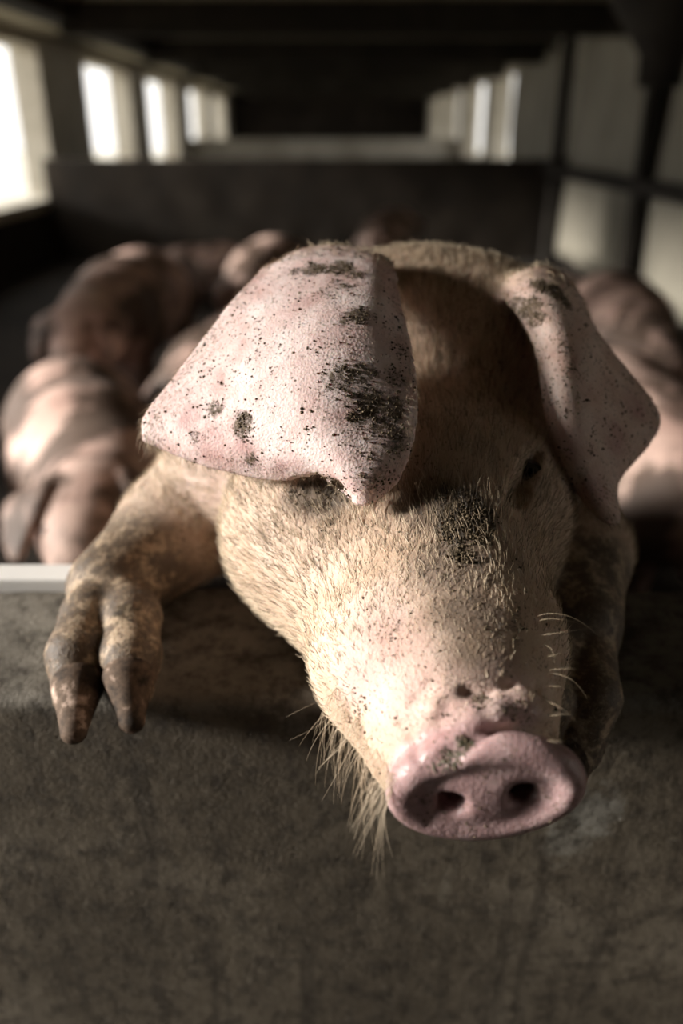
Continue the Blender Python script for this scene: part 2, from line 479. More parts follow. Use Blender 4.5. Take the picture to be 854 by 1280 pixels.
def ear_radius(G):
    nv, nu = G.shape[:2]
    v = np.linspace(0, 1, nv)[:, None]; u = np.linspace(0, 1, nu)[None, :]
    r = 0.0034+0.006*np.clip(1-v*5.0, 0, 1)+0.0016*np.clip(1-v*1.2, 0, 1)*(1-np.abs(u-0.5)*2)
    edge = np.minimum(np.minimum(u, 1-u)*8, (1-v)*8).clip(0, 1)
    return (r*(0.72+0.28*edge))

# directions of the snout disc
NS = unit(PX(607, 985, .418)-PX(578, 800, .53))          # the way the snout points
VS0 = U_-NS*(U_ @ NS)
ROLL = math.radians(9.5)
us = unit(np.cross(NS, VS0)); us = us if us @ R_ > 0 else -us
vs = unit(np.cross(us, NS)); vs = vs if vs @ U_ > 0 else -vs
US = us*math.cos(ROLL)+vs*math.sin(ROLL); VS = vs*math.cos(ROLL)-us*math.sin(ROLL)
DISC = PX(606, 984, .424)
def disc_pt(u, v, w=0.0): return DISC+US*u+VS*v+NS*w

def build_pig_field():
    st = 0.0024
    f = Field(span((-0.30, 0.31, st)), span((0.235, 0.80, st), (0.80, 1.0, 0.005), (1.0, 1.95, 0.014)),
              span((-0.02, 0.74, 0.014), (0.74, 1.205, st)))
    K = 0.035
    # trunk: the pig stands on its hind legs, its chest against the far side of the wall
    f.chain([((0.05, .90, 0.905), .165), ((0.07, 1.12, .74), .205), ((0.10, 1.38, .54), .215), ((0.12, 1.55, .44), .185)], 0.08)
    f.chain([((0.05, .89, .80), .17), ((0.06, 1.10, .62), .19)], 0.08)
    for s in (-1, 1):                                      # hind legs
        x = 0.12+s*0.13
        f.chain([((x, 1.55, .40), .13), ((x+.01*s, 1.42, .26), .075), ((x+.01*s, 1.60, .15), .042), ((x+.01*s, 1.56, .05), .036), ((x+.01*s, 1.52, .03), .04)], 0.04)
    f.chain([((0.13, 1.70, .50), .016), ((0.15, 1.78, .45), .011), ((0.12, 1.80, .41), .008)], 0.02)
    # neck
    f.chain([((0.05, .86, .94), .15), (PX(470, 500, .80), .125)], 0.06)
    f.ball(PX(340, 572, .775), .103, 0.06); f.ball(PX(620, 590, .79), .098, 0.06)
    f.ball(PX(548, 425, .85), .096, 0.05)
    # skull, cheeks, jaw
    f.ball(PX(572, 436, .732), .080, 0.05)
    f.ball(PX(500, 430, .750), .075, 0.05); f.ball(PX(635, 440, .730), .060, 0.05)
    f.cone(PX(572, 490, .735), PX(556, 655, .636), .078, .084, 0.05)
    f.ball(PX(405, 655, .632), .073, 0.05)
    f.ball(PX(472, 620, .650), .075, 0.05)
    f.ball(PX(636, 618, .626), .043, 0.04)
    f.cone(PX(410, 670, .63), PX(490, 775, .56), .066, .060, 0.05)
    f.cone(PX(520, 650, .64), PX(545, 800, .575), .075, .058, 0.05)
    f.cone(PX(520, 780, .57), PX(545, 905, .50), .052, .034, 0.04)           # lower jaw
    # muzzle
    f.cone(PX(556, 660, .61), PX(582, 845, .492), .072, .0475, 0.04)
    f.cone(PX(590, 800, .515), PX(597, 930, .462), .048, .0440, 0.03)
    f.cone(PX(505, 815, .515), PX(545, 905, .473), .050, .043, 0.03)
    f.ball(PX(462, 840, .505), .030, 0.03)                                    # lip
    f.ball(PX(640, 812, .515), .030, 0.025)
    # brows and bags under the eyes
    f.ball(PX(388, 628, .584), .027, 0.02)
    f.ball(PX(672, 640, .594), .018, 0.02)
    f.cone(PX(662, 560, .607), PX(690, 600, .618), .018, .017, 0.02)
    f.cone(PX(604, 600, .604), PX(628, 645, .590), .017, .012, 0.03)
    # ears, one surface with the head
    for G in (EAR_A, EAR_B):
        R = ear_radius(G)
        f.sheet(G[:52].reshape(-1, 3), R[:52].ravel(), 0.014)
        f.sheet(G[48:].reshape(-1, 3), R[48:].ravel(), 0.003)
    # snout disc with its rim
    f.ell(disc_pt(0, 0, -0.004), (US, VS, NS), (.0490, .0315, .0125), 0.008)
    for i in range(28):
        a, b = [2*math.pi*(i+j)/28 for j in (0, 1)]
        f.cone(disc_pt(.0450*math.cos(a), .0280*math.sin(a), 0.0005), disc_pt(.0450*math.cos(b), .0280*math.sin(b), 0.0005), .0046, .0046, 0.009)
    def surf(px, py):
        """where the sight line through a picture point meets the flesh"""
        t = np.arange(0.30, 0.95, 0.0006); P = CAM+t[:, None]*ray(px, py)
        ii = [np.clip(np.searchsorted(v, P[:, i]), 0, len(v)-1) for i, v in enumerate(f.a)]
        return t[np.argmax(f.F[ii[0], ii[1], ii[2]] < 0)]
    def path(pts, r, off, k, sub):
        Q = [PX(x, y, surf(x, y)+off) for x, y in pts]
        for a, b in zip(Q[:-1], Q[1:]): f.cone(a, b, r, r, k, sub)
    # nostrils, opening outwards
    for s in (-1, 1):
        f.cone(disc_pt(s*.0190, -.003, .012), disc_pt(s*.017, .002, -.028), .0082, .0066, 0.004, True)
        f.cone(disc_pt(s*.0205, -.001, .0105), disc_pt(s*.032, .003, .0105), .0034, .0026, 0.006, True)
    path([(548, 1000), (545, 1020), (535, 1035)], .0012, -.0004, 0.003, True)
    path([(668, 985), (672, 1000), (676, 1012)], .0012, -.0004, 0.003, True)
    # folds on the bridge of the snout
    path([(535, 962), (560, 943), (585, 924)], .0036, -.0008, 0.006, True)
    path([(595, 918), (625, 906), (660, 903), (690, 912)], .0036, -.0010, 0.006, True)
    path([(548, 900), (560, 882), (585, 866), (612, 872)], .0026, -.0008, 0.005, True)
    path([(612, 872), (640, 861), (672, 868), (686, 885)], .0026, -.0008, 0.005, True)
    path([(520, 872), (540, 868), (565, 858)], .0018, -.0006, 0.004, True)
    path([(500, 905), (515, 925), (522, 950)], .0018, -.0006, 0.004, True)
    path([(632, 886), (652, 884), (674, 892)], .0068, .002, 0.009, False)
    path([(600, 896), (618, 890)], .0050, .002, 0.008, False)
    path([(545, 885), (560, 868)], .0045, .002, 0.008, False)
    path([(575, 890), (588, 893)], .0050, .002, 0.008, False)
    # the mouth: a slit low on each side of the muzzle
    def snap(p):
        def val(q):
            i = [int(np.clip(np.searchsorted(v, c), 0, len(v)-1)) for v, c in zip(f.a, q)]
            return float(f.F[i[0], i[1], i[2]])
        for _ in range(12):
            e = 0.005; g = np.array([val(p+e*ax)-val(p-e*ax) for ax in np.eye(3)])/(2*e)
            p = p-0.7*val(p)*g/max(g @ g, 0.25)
        return p
    for s in (-1, 1):
        Q = [snap(disc_pt(s*u, v, w)) for u, v, w in ((.026, -.036, -.022), (.042, -.040, -.040), (.052, -.044, -.062), (.056, -.042, -.085), (.060, -.034, -.105))]
        for a, b in zip(Q[:-1], Q[1:]): f.cone(a, b, .0030, .0030, 0.005, True)
    # crease above the lip on the near side
    path([(408, 862), (425, 905), (455, 950)], .0022, .0, 0.005, True)
    # the right eye: a slanted slit between its lids
    path([(670, 570), (660, 590), (652, 608), (645, 622)], .0078, .0005, 0.004, True)
    path([(678, 578), (672, 597), (661, 616)], .0046, .0025, 0.004, False)
    path([(660, 564), (648, 584), (640, 604)], .0046, .0025, 0.004, False)
    # the left eye, shut under the edge of the ear, with creases below it
    path([(372, 606), (395, 603), (418, 610), (434, 624)], .0045, -.001, 0.004, True)
    path([(360, 622), (385, 628), (412, 630), (430, 636)], .0020, -.0008, 0.004, True)
    path([(362, 640), (388, 648), (412, 648)], .0020, -.0008, 0.004, True)
    EYES.append(PX(658, 596, surf(658, 596)+.0075)); EYES.append(PX(405, 612, surf(405, 612)+.0125))
    return f
EYES = []

# forelegs hooked over the wall
def foreleg(f, knee, fetlock, digits, up, r0, r1, rd):
    f.chain([(up, r0*1.35), (knee, r0*1.1), (fetlock, r1)], 0.03)
    for (a, b, c) in digits:
        f.chain([(fetlock*0.55+np.asarray(a)*0.45, rd*1.15), (a, rd*1.05), (b, rd), (c, rd*0.78)], 0.007)
DIG_A = [(PXZ(114, 770, .888), PXZ(96, 818, .880), PXY(95, 868, .484)),
         (PXZ(164, 772, .890), PXZ(164, 820, .882), PXY(164, 860, .484))]
CLAW_A = [(PXY(95, 858, .484), PXY(95, 915, .448)), (PXY(164, 848, .486), PXY(162, 902, .458))]
DIG_B = [(PXZ(733, 800, .883), PXZ(738, 870, .874), PXY(724, 938, .452)),
         (PXZ(692, 812, .886), PXZ(676, 875, .878), PXY(668, 938, .454))]
CLAW_B = [(PXY(724, 930, .455), PXY(704, 988, .434)), (PXY(668, 928, .456), PXY(664, 982, .434))]

f = build_pig_field()
foreleg(f, PXZ(222, 660, .905), PXZ(142, 735, .888), DIG_A, PX(290, 618, .80), .045, .040, .0225)
foreleg(f, PXZ(715, 690, .905), PXZ(722, 775, .892), DIG_B, PX(660, 640, .80), .042, .036, .0215)
PV, PQ = f.mesh(3)
del f
def rest_on_wall(V):
    """flesh and horn flatten where they touch the wall"""
    m = 0.0045
    inn = (V[:, 1] > WF0-m) & (V[:, 1] < WF1+m) & (V[:, 2] < WFZ+m)
    up = inn & (V[:, 2] > WFZ-0.012) & (V[:, 1] > WF0+0.004)
    V[up, 2] = WFZ+m
    fr = inn & ~up & (V[:, 1] < WF0+0.08); V[fr, 1] = WF0-m
    bk = inn & ~up & ~fr; V[bk, 1] = WF1+m
    return V
PV = rest_on_wall(PV)
PN = vnormals(PV, PQ)
def set_attr(me, name, vals):
    a = me.attributes.new(name, 'FLOAT', 'POINT'); a.data.foreach_set('value', np.asarray(vals, np.float32))

def smooth01(x): x = np.clip(x, 0, 1); return x*x*(3-2*x)

# where a picture point meets the pig (the nearest vertex along that ray)
ppx, ppy, ppd = project(PV)
facing = ((CAM-PV)*PN).sum(1) > 0
def hit(px, py):
    m = np.nonzero(facing & (np.abs(ppx-px) < 7) & (np.abs(ppy-py) < 7))[0]
    if len(m) == 0:
        m = np.nonzero(facing)[0]; return m[np.argmin((ppx[m]-px)**2+(ppy[m]-py)**2)]
    return m[np.argmin(ppd[m])]

# --- regions of the body
kdA = kdtree.KDTree(len(EAR_A.reshape(-1, 3)[::6])); kdB = kdtree.KDTree(len(EAR_B.reshape(-1, 3)[::6]))
for i, p in enumerate(EAR_A.reshape(-1, 3)[::6]): kdA.insert(p, i)
for i, p in enumerate(EAR_B.reshape(-1, 3)[::6]): kdB.insert(p, i)
kdA.balance(); kdB.balance()
ear = np.zeros(len(PV)); earv = np.zeros(len(PV)); eflow = np.zeros((len(PV), 3)); eedge = np.zeros(len(PV))
for G, kd in ((EAR_A, kdA), (EAR_B, kdB)):
    nv, nu = G.shape[:2]
    lo = G.reshape(-1, 3).min(0)-0.02; hi = G.reshape(-1, 3).max(0)+0.02
    dv = np.gradient(G, axis=0)
    for i in np.nonzero(((PV > lo) & (PV < hi)).all(1))[0]:
        co, j, d = kd.find(PV[i])
        if d < 0.0125:
            j *= 6; v, u = divmod(j, nu)
            ear[i] = 1-smooth01((d-0.0085)/0.004)
            earv[i] = v/(nv-1); eflow[i] = dv[v, u]
            eedge[i] = 1-min(1, min(min(u, nu-1-u)*8/nu, (nv-1-v)*7/nv))
ear *= smooth01((earv-0.12)/0.12)
q = PV-DISC
dw = q @ NS; dr = np.sqrt((q @ US/.050)**2+(q @ VS/.034)**2)
disc = smooth01((dw+0.017)/0.008)*smooth01((1.35-dr)/0.15)
def seg_d(P, a, b):
    a = np.asarray(a); ab = np.asarray(b)-a; t = np.clip((P-a) @ ab/(ab @ ab), 0, 1)
    return np.linalg.norm(P-a-t[:, None]*ab, axis=1)
legm = np.zeros(len(PV)); lflow = np.zeros((len(PV), 3))
for knee, fet, dg in ((PXZ(222, 660, .905), PXZ(142, 735, .888), DIG_A), (PXZ(715, 690, .905), PXZ(722, 775, .892), DIG_B)):
    segs = [(knee, fet)]+[s for (a, b, c) in dg for s in ((fet, a), (a, b), (b, c))]
    for a, b in segs:
        d = seg_d(PV, a, b); m = 1-smooth01((d-0.042)/0.016)
        up_ = m > legm; lflow[up_] = unit(np.asarray(b)-a); legm = np.maximum(legm, m)
legm *= 1-ear
legm *= 1-smooth01((project(PV)[2] < 0.55).astype(float)*((ppx > 200) & (ppx < 690)))

def blobs(lst):
    out = np.zeros(len(PV))
    for (px, py, r, s) in lst:
        c = PV[hit(px, py)]
        d = np.linalg.norm(PV-c, axis=1)
        out = np.maximum(out, s*(1-smooth01((d-r*0.35)/(r*0.9))))
    return out
mud = blobs([
    # near ear
    (390,330,.014,1),(420,330,.016,1),(440,336,.010,.9),(365,332,.008,.7),(430,352,.010,.7),(450,388,.012,1),(440,395,.010,.8),(420,350,.012,.6),
    (405,360,.012,.5),(430,468,.016,.85),(455,460,.012,.85),(470,455,.010,.7),(415,475,.010,.7),(470,500,.018,1),(495,505,.014,1),(455,515,.013,.8),
    (485,525,.014,.9),(500,545,.014,.8),(480,560,.012,.6),(500,470,.012,.6),(262,508,.010,.8),(296,528,.011,1),(296,540,.009,.9),(240,555,.010,.6),(305,580,.008,.7),
    (335,500,.006,.3),(380,540,.006,.4),(345,540,.006,.5),(505,430,.010,.5),(495,400,.010,.4),(450,605,.012,.55),(480,595,.012,.6),(310,440,.006,.3),
    # far ear
    (655,380,.014,1),(665,392,.012,.9),(680,350,.012,1),(700,358,.013,1),(715,372,.010,.9),(640,372,.010,.7),(710,430,.008,.6),(720,455,.008,.6),(700,470,.006,.5),
    (730,490,.006,.5),(745,560,.007,.5),(735,600,.007,.5),(700,520,.005,.4),
    # forehead and bridge of the nose
    (575,640,.016,1),(595,655,.018,1),(560,660,.014,1),(590,620,.016,.9),(610,640,.014,.8),(575,685,.012,.9),(600,690,.010,.6),(565,610,.014,.6),
    # eye bag
    (390,625,.018,.75),(415,615,.014,.8),(365,615,.012,.6),(405,645,.014,.5),
    # snout
    (585,925,.007,.8),(560,945,.006,.8),(600,868,.008,.7),(640,880,.010,.5),(540,890,.012,.35),(600,1010,.006,.5),(610,985,.006,.4),(590,1040,.006,.5),
    (440,870,.014,.3),(500,780,.016,.25),(640,790,.012,.45),(660,770,.010,.4)])
legmud = blobs([(130,730,.02,.9),(150,760,.022,1),(115,790,.016,.7),(170,800,.02,.8),(95,850,.016,.6),(165,850,.016,.7),(200,690,.025,.5),(180,740,.03,.7),
    (740,760,.02,.6),(745,860,.02,.8),(735,900,.02,.9),(720,820,.03,.6),(730,700,.03,.4)])
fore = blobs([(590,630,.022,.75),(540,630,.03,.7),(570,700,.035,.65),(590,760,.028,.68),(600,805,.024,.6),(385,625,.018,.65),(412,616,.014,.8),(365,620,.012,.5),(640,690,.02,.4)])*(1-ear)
rosy = blobs([(232,515,.016,.8),(255,550,.016,.7),(300,575,.014,.7),(345,590,.010,.7),(225,485,.010,.4),(800,500,.018,.8),(775,540,.018,.7),(365,585,.01,.5),(700,560,.015,.4),(740,620,.015,.6)])*ear
rosy = np.maximum(rosy, 0.42*blobs([(480,800,.03,1),(450,840,.025,1),(500,870,.03,1),(530,900,.02,1),(560,860,.02,.9),(640,850,.02,.7),(250,610,.03,.5)])*(1-ear))
disc = np.maximum(disc, 0.6*blobs([(640,882,.012,1),(665,892,.012,1),(590,888,.010,.9),(615,895,.012,1),(560,895,.010,.7),(535,930,.012,.6)]))
earB = ear*(PV[:, 0] > 0.12)
pinkm = np.maximum.reduce([ear-0.45*earB, disc, 0.38*blobs([(500,840,.035,1),(450,830,.03,1),(560,880,.03,1),(640,870,.03,1),(250,610,.05,.7),(470,760,.03,.7)])*(1-ear)])

# --- skin
def skin_mat():
    k = NT('pig_skin', 0.55, 0.35)
    mud, leg, pk, dsc, fo, er = [k.attr(a) for a in ('mud', 'leg', 'pink', 'disc', 'fore', 'ear')]
    n = k.noise(26, 6, 0.6)
    tan = k.ramp(n, [(0.3, (0.42, 0.29, 0.20)), (0.55, (0.56, 0.41, 0.31)), (0.75, (0.64, 0.49, 0.39))])
    pink = k.ramp(k.noise(34, 6, 0.6), [(0.28, (0.52, 0.31, 0.28)), (0.45, (0.68, 0.50, 0.465)), (0.68, (0.80, 0.67, 0.635))])
    dcol = k.ramp(k.noise(70, 7, 0.68), [(0.3, (0.25, 0.15, 0.145)), (0.55, (0.40, 0.262, 0.255)), (0.8, (0.56, 0.42, 0.40))])
    c = k.mix(pk, tan, pink); c = k.mix(dsc, c, dcol)
    c = k.mix(k.math('MULTIPLY', k.attr('rosy'), k.ramp(k.noise(60, 5), [(0.3, 0.4), (0.65, 1.0)])), c, (0.42, 0.22, 0.205))
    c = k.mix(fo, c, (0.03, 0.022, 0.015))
    lg = k.ramp(k.math('ADD', k.math('MULTIPLY', k.noise(38, 5, 0.6, dist=0.6), 0.5), k.math('MULTIPLY', k.noise(150, 6, 0.75), 0.5)), [(0.42, (0.014, 0.010, 0.006)), (0.50, (0.075, 0.051, 0.029)), (0.58, (0.36, 0.27, 0.18))])
    c = k.mix(leg, c, lg)
    # specks and patches of dried mud
    v = k.voro(330); sp = k.ramp(v.outputs['Distance'], [(0.18, 1.0), (0.36, 0.0)])
    gate = k.ramp(k.noise(55, 4, 0.6), [(0.46, 0.0), (0.60, 1.0)])
    sp = k.math('MULTIPLY', sp, gate)
    v2 = k.voro(150); sp2 = k.math('MULTIPLY', k.ramp(v2.outputs['Distance'], [(0.12, 1.0), (0.28, 0.0)]), k.ramp(k.noise(30, 4, 0.6), [(0.53, 0.0), (0.64, 1.0)]))
    sp = k.math('MAXIMUM', sp, sp2)
    sp = k.math('MULTIPLY', sp, 0.85)
    pm = k.math('ADD', mud, k.math('MULTIPLY', k.math('SUBTRACT', k.noise(260, 8, 0.8), 0.5), 3.2))
    pm = k.math('MULTIPLY', k.ramp(pm, [(0.45, 0.0), (0.95, 0.92)]), k.ramp(mud, [(0.05, 0.0), (0.25, 1.0)]))
    dirt = k.math('MAXIMUM', sp, pm)
    dcolr = k.ramp(k.noise(240, 5, 0.7), [(0.3, (0.026, 0.017, 0.009)), (0.55, (0.10, 0.070, 0.038)), (0.78, (0.26, 0.20, 0.12))])
    c = k.mix(dirt, c, dcolr)
    k.color(c)
    ro = k.n('ShaderNodeMapRange'); k.l(dsc, ro.inputs['Value']); ro.inputs['To Min'].default_value = 0.6; ro.inputs['To Max'].default_value = 0.34
    rr = k.math('MAXIMUM', ro.outputs[0], k.math('MULTIPLY', dirt, 0.9)); k.l(rr, k.b.inputs['Roughness'])
    h = k.math('ADD', k.math('MULTIPLY', k.noise(120, 6, 0.65), 0.6), k.math('MULTIPLY', k.voro(520).outputs['Distance'], 0.25))
    h = k.math('ADD', h, k.math('MULTIPLY', pm, k.noise(420, 4, 0.7)))
    k.bump(h, 0.45, 0.0025)
    k.b.inputs['Subsurface Weight'].default_value = 0.12
    k.b.inputs['Subsurface Radius'].default_value = (0.006, 0.002, 0.001)
    k.b.inputs['Subsurface Scale'].default_value = 1.0
    return k.m
M['skin'] = skin_mat()
def fur_mat(name, dark, mid, light):
    k = NT(name, 0.5, 0.4)
    k.color(k.ramp(k.attr('tone'), [(0.0, dark), (0.5, mid), (1.0, light)]))
    return k.m
M['fur'] = fur_mat('tan_hair', (0.03, 0.021, 0.013), (0.42, 0.315, 0.205), (0.74, 0.61, 0.45))
k = NT('dried_mud', 0.95, 0.2)
k.color(k.ramp(k.noise(700, 4), [(0.40, (0.022, 0.015, 0.008)), (0.53, (0.10, 0.072, 0.042)), (0.70, (0.36, 0.29, 0.20))])); M['mudbit'] = k.m

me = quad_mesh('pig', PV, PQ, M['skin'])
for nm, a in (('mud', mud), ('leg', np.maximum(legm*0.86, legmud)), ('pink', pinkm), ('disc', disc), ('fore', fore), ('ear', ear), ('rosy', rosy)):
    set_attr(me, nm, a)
pig = bpy.data.objects.new('pig', me); COL.objects.link(pig)
tag(pig, 'mud-speckled pink pig resting its head and forefeet over the concrete wall', 'pig')

# --- hair
def strands(name, mat, roots, dirs, normals, length, rad, tone, lift, curl, npt=5, grav=0.0, parent=None):
    n = len(roots)
    t = np.linspace(0, 1, npt)[None, :, None]
    tang = dirs-normals*(dirs*normals).sum(1)[:, None]
    tang /= np.linalg.norm(tang, axis=1)[:, None]+1e-9
    side = np.cross(normals, tang)
    L = length[:, None, None]
    lf = lift[:, None, None]
    P = roots[:, None, :]-normals[:, None, :]*0.0008+L*(tang[:, None, :]*(t*np.cos(lf))+normals[:, None, :]*(np.sin(lf)*(t-0.45*t*t)))
    P = P+side[:, None, :]*(curl[:, None, None]*L*t*t)
    P[:, :, 2] -= (grav*L*t*t)[:, :, 0]
    cu = bpy.data.hair_curves.new(name); cu.add_curves([npt]*n)
    cu.attributes['position'].data.foreach_set('vector', P.astype(np.float32).ravel())
    r = (rad[:, None]*(1-0.8*np.linspace(0, 1, npt)[None, :]**1.5)).astype(np.float32)
    ra = cu.attributes.get('radius') or cu.attributes.new('radius', 'FLOAT', 'POINT')
    ra.data.foreach_set('value', r.ravel())
    ta = cu.attributes.new('tone', 'FLOAT', 'CURVE'); ta.data.foreach_set('value', tone.astype(np.float32))
    cu.materials.append(mat)
    o = bpy.data.objects.new(name, cu); COL.objects.link(o); o['kind'] = 'stuff'
    if parent: o.parent = parent
    return o
TR = np.concatenate([PQ[:, [0, 1, 2]], PQ[:, [0, 2, 3]]])
AREA = 0.5*np.linalg.norm(np.cross(PV[TR[:, 1]]-PV[TR[:, 0]], PV[TR[:, 2]]-PV[TR[:, 0]]), axis=1)
def scatter(wt, n):
    pw = AREA*wt[TR].mean(1); pw /= pw.sum()
    t = rng.choice(len(TR), n, p=pw); b = rng.dirichlet((1, 1, 1), n)
    return t, b
def interp(A, t, b):
    X = A[TR[t]]
    return (X*b[..., None]).sum(1) if A.ndim == 2 else (X*b).sum(1)

front = ((PV[:, 2] > 0.83) & (PV[:, 1] < 1.05)).astype(float)
nose = PX(598, 935, .44)
toff = PV-nose; dn = np.linalg.norm(toff, axis=1)
mid = PX(560, 640, .60)
flow = unit(nose-mid)*-0.9+toff/(dn[:, None]+1e-9)*1.0
body = smooth01((ppd-0.70)/0.08)
flow = flow*(1-body[:, None])+np.array([0.0, 0.8, 0.2])*body[:, None]
flow = np.where((legm > 0.4)[:, None], lflow, flow)
fe = eflow/(np.linalg.norm(eflow, axis=1)[:, None]+1e-9)
flow = np.where((ear > 0.5)[:, None], fe, flow)
face = front*(1-np.clip(ear, 0, 1))*(1-disc)*(1-0.75*legm)
LEN = 0.0055+0.0100*smooth01((dn-0.05)/0.13)
LEN = np.where(body > 0.5, 0.016, LEN); LEN = np.where(legm > 0.4, 0.006, LEN)
def fur(name, wt, n, lenv, rad, lift0, tone_mu, tone_sd, grav=0.0):
    t, b = scatter(wt, n)
    p = interp(PV, t, b); nn = interp(PN, t, b); nn /= np.linalg.norm(nn, axis=1)[:, None]
    fl = interp(flow, t, b)+rng.normal(0, 0.22, (n, 3))
    tone = np.where(rng.random(n) < 0.28, rng.uniform(0, .25, n), np.clip(rng.normal(tone_mu, tone_sd, n), 0, 1))-0.5*np.clip(interp(mud, t, b)*rng.uniform(0.3, 1, n), 0, 1)
    fo_ = interp(fore, t, b); tone -= 0.85*smooth01((fo_-0.55)/0.4)*rng.uniform(0.55, 1.1, n)+0.2*fo_*rng.random(n); tone -= 0.4*interp(np.maximum(legm*0.7, legmud), t, b)
    return strands(name, M['fur'], p, fl, nn, interp(lenv, t, b)*rng.uniform(0.55, 1.2, n), rad*rng.uniform(0.7, 1.2, n), np.clip(tone, 0, 1),
                   np.abs(rng.normal(lift0, 0.16, n)), rng.normal(0, 0.18, n), 5, grav, pig)
fur('fur', face*(1-0.75*body)*(0.75+0.25*smooth01((dn-0.04)/0.1)), 62000, LEN, 0.00017, 0.38, 0.72, 0.2)
ELEN = np.full(len(PV), 0.0042)+0.004*eedge+0.011*np.exp(-(np.linalg.norm(PV-PX(186, 542, .578), axis=1)/0.013)**2)+0.004*np.exp(-(np.maximum(earv-0.1, 0)/0.08)**2)
fur('ear_hair', ear*(0.35+1.6*eedge+1.5*np.exp(-(earv/0.25)**2)), 14000, ELEN, 0.00010, 0.5, 0.7, 0.2)

def bristles(name, spots, n, lrange, dirv, jit, rad, grav, lift):
    ids = np.array([hit(*spots[i % len(spots)]) for i in range(n)]) if callable(None) else np.array([hit(*s) for s in spots])
    ids = ids[rng.integers(0, len(ids), n)]
    p = PV[ids]+rng.normal(0, 0.004, (n, 3))*0; nn = PN[ids]
    d = np.asarray(dirv, float)[None, :]+rng.normal(0, jit, (n, 3))
    return strands(name, M['fur'], p, d, nn, rng.uniform(*lrange, n), np.full(n, rad), np.clip(rng.normal(0.75, 0.15, n), 0, 1),
                   np.abs(rng.normal(lift, 0.2, n)), rng.normal(0, 0.25, n), 9, grav, pig)
jaw = []
for i in range(60):
    a = rng.random()
    jaw.append((402+80*a+rng.uniform(2, 14), 862+118*a+rng.uniform(-14, 4)))
bristles('chin_bristles', jaw, 120, (0.014, 0.042), -U_*1.0-R_*0.35-F_*0.1, 0.35, 0.00013, 0.55, 0.75)
def whisker_set(name, arcs):
    P = []
    for (a, m, b) in arcs:
        d = ppd[hit(*a)]; A, Mi, B = PX(*a, d), PX(*m, d-.008), PX(*b, d-.004)
        C = 2*Mi-(A+B)/2
        for t in np.linspace(0, 1, 12): P.append(A*(1-t)**2+2*C*t*(1-t)+B*t*t)
    n = len(arcs)
    cu = bpy.data.hair_curves.new(name); cu.add_curves([12]*n)
    cu.attributes['position'].data.foreach_set('vector', np.array(P, np.float32).ravel())
    ra = cu.attributes.get('radius') or cu.attributes.new('radius', 'FLOAT', 'POINT')
    ra.data.foreach_set('value', np.tile(np.linspace(0.00009, 0.00003, 12), n).astype(np.float32))
    cu.attributes.new('tone', 'FLOAT', 'CURVE').data.foreach_set('value', np.full(n, 0.6, np.float32))
    cu.materials.append(M['fur'])
    o = bpy.data.objects.new(name, cu); COL.objects.link(o); o['kind'] = 'stuff'; o.parent = pig
whisker_set('whiskers', [
    ((672, 770), (710, 770), (750, 796)), ((674, 776), (700, 774), (738, 784)), ((676, 794), (705, 790), (732, 786)), ((680, 806), (691, 815), (694, 838)),
    ((684, 838), (710, 836), (736, 838)), ((684, 842), (715, 850), (736, 878)), ((684, 876), (705, 888), (728, 908)), ((684, 895), (705, 893), (732, 893)),
    ((684, 925), (700, 927), (720, 927)), ((684, 860), (695, 880), (694, 905)), ((682, 820), (695, 818), (708, 811)), ((680, 858), (700, 858), (726, 862)),
    ((432, 805), (400, 803), (370, 790)), ((440, 770), (420, 782), (405, 775)), ((415, 868), (390, 880), (358, 896)), ((420, 885), (400, 905), (362, 925)),
    ((440, 915), (415, 940), (406, 985)), ((446, 930), (430, 960), (422, 1000))])

# --- crumbs of dried mud sitting on the skin
def crumbs(name, wt, n, s0, s1):
    t, b = scatter(wt, n)
    p = interp(PV, t, b); nn = interp(PN, t, b)
    oct_v = np.array([(1,0,0),(-1,0,0),(0,1,0),(0,-1,0),(0,0,1),(0,0,-1)], float)
    oct_f = np.array([(0,2,4),(2,1,4),(1,3,4),(3,0,4),(2,0,5),(1,2,5),(3,1,5),(0,3,5)])
    V = oct_v[None]*rng.uniform(0.5, 1.3, (n, 6, 1))*(s0+(s1-s0)*rng.random((n, 1, 1))**2.5)
    A = rng.normal(size=(n, 3, 3)); Qm, _ = np.linalg.qr(A)
    V = np.einsum('nij,nvj->nvi', Qm, V)+p[:, None, :]+nn[:, None, :]*s0*0.3
    Fc = (oct_f[None]+6*np.arange(n)[:, None, None]).reshape(-1, 3)
    m = bpy.data.meshes.new(name)
    m.vertices.add(6*n); m.vertices.foreach_set('co', V.astype(np.float32).ravel())
    m.loops.add(Fc.size); m.loops.foreach_set('vertex_index', Fc.astype(np.int32).ravel())
    m.polygons.add(len(Fc)); m.polygons.foreach_set('loop_start', np.arange(0, Fc.size, 3, dtype=np.int32))
    m.update(calc_edges=True); m.materials.append(M['mudbit'])
    o = bpy.data.objects.new(name, m); COL.objects.link(o); o.parent = pig; o['kind'] = 'stuff'
    return o
clump = np.clip(np.sin(PV[:, 0]*310)*np.sin(PV[:, 1]*270+1)*np.sin(PV[:, 2]*290+2)*2+0.5, 0, 1)
crumbs('mud_crumbs', front*(mud**1.6)*(0.2+clump), 4200, 0.0003, 0.0013)
crumbs('mud_specks', front*(0.9*ear+0.3*smooth01((0.16-dn)/0.1)+0.02)*(1-0.6*disc)*(0.08+clump), 3600, 0.00025, 0.0014)

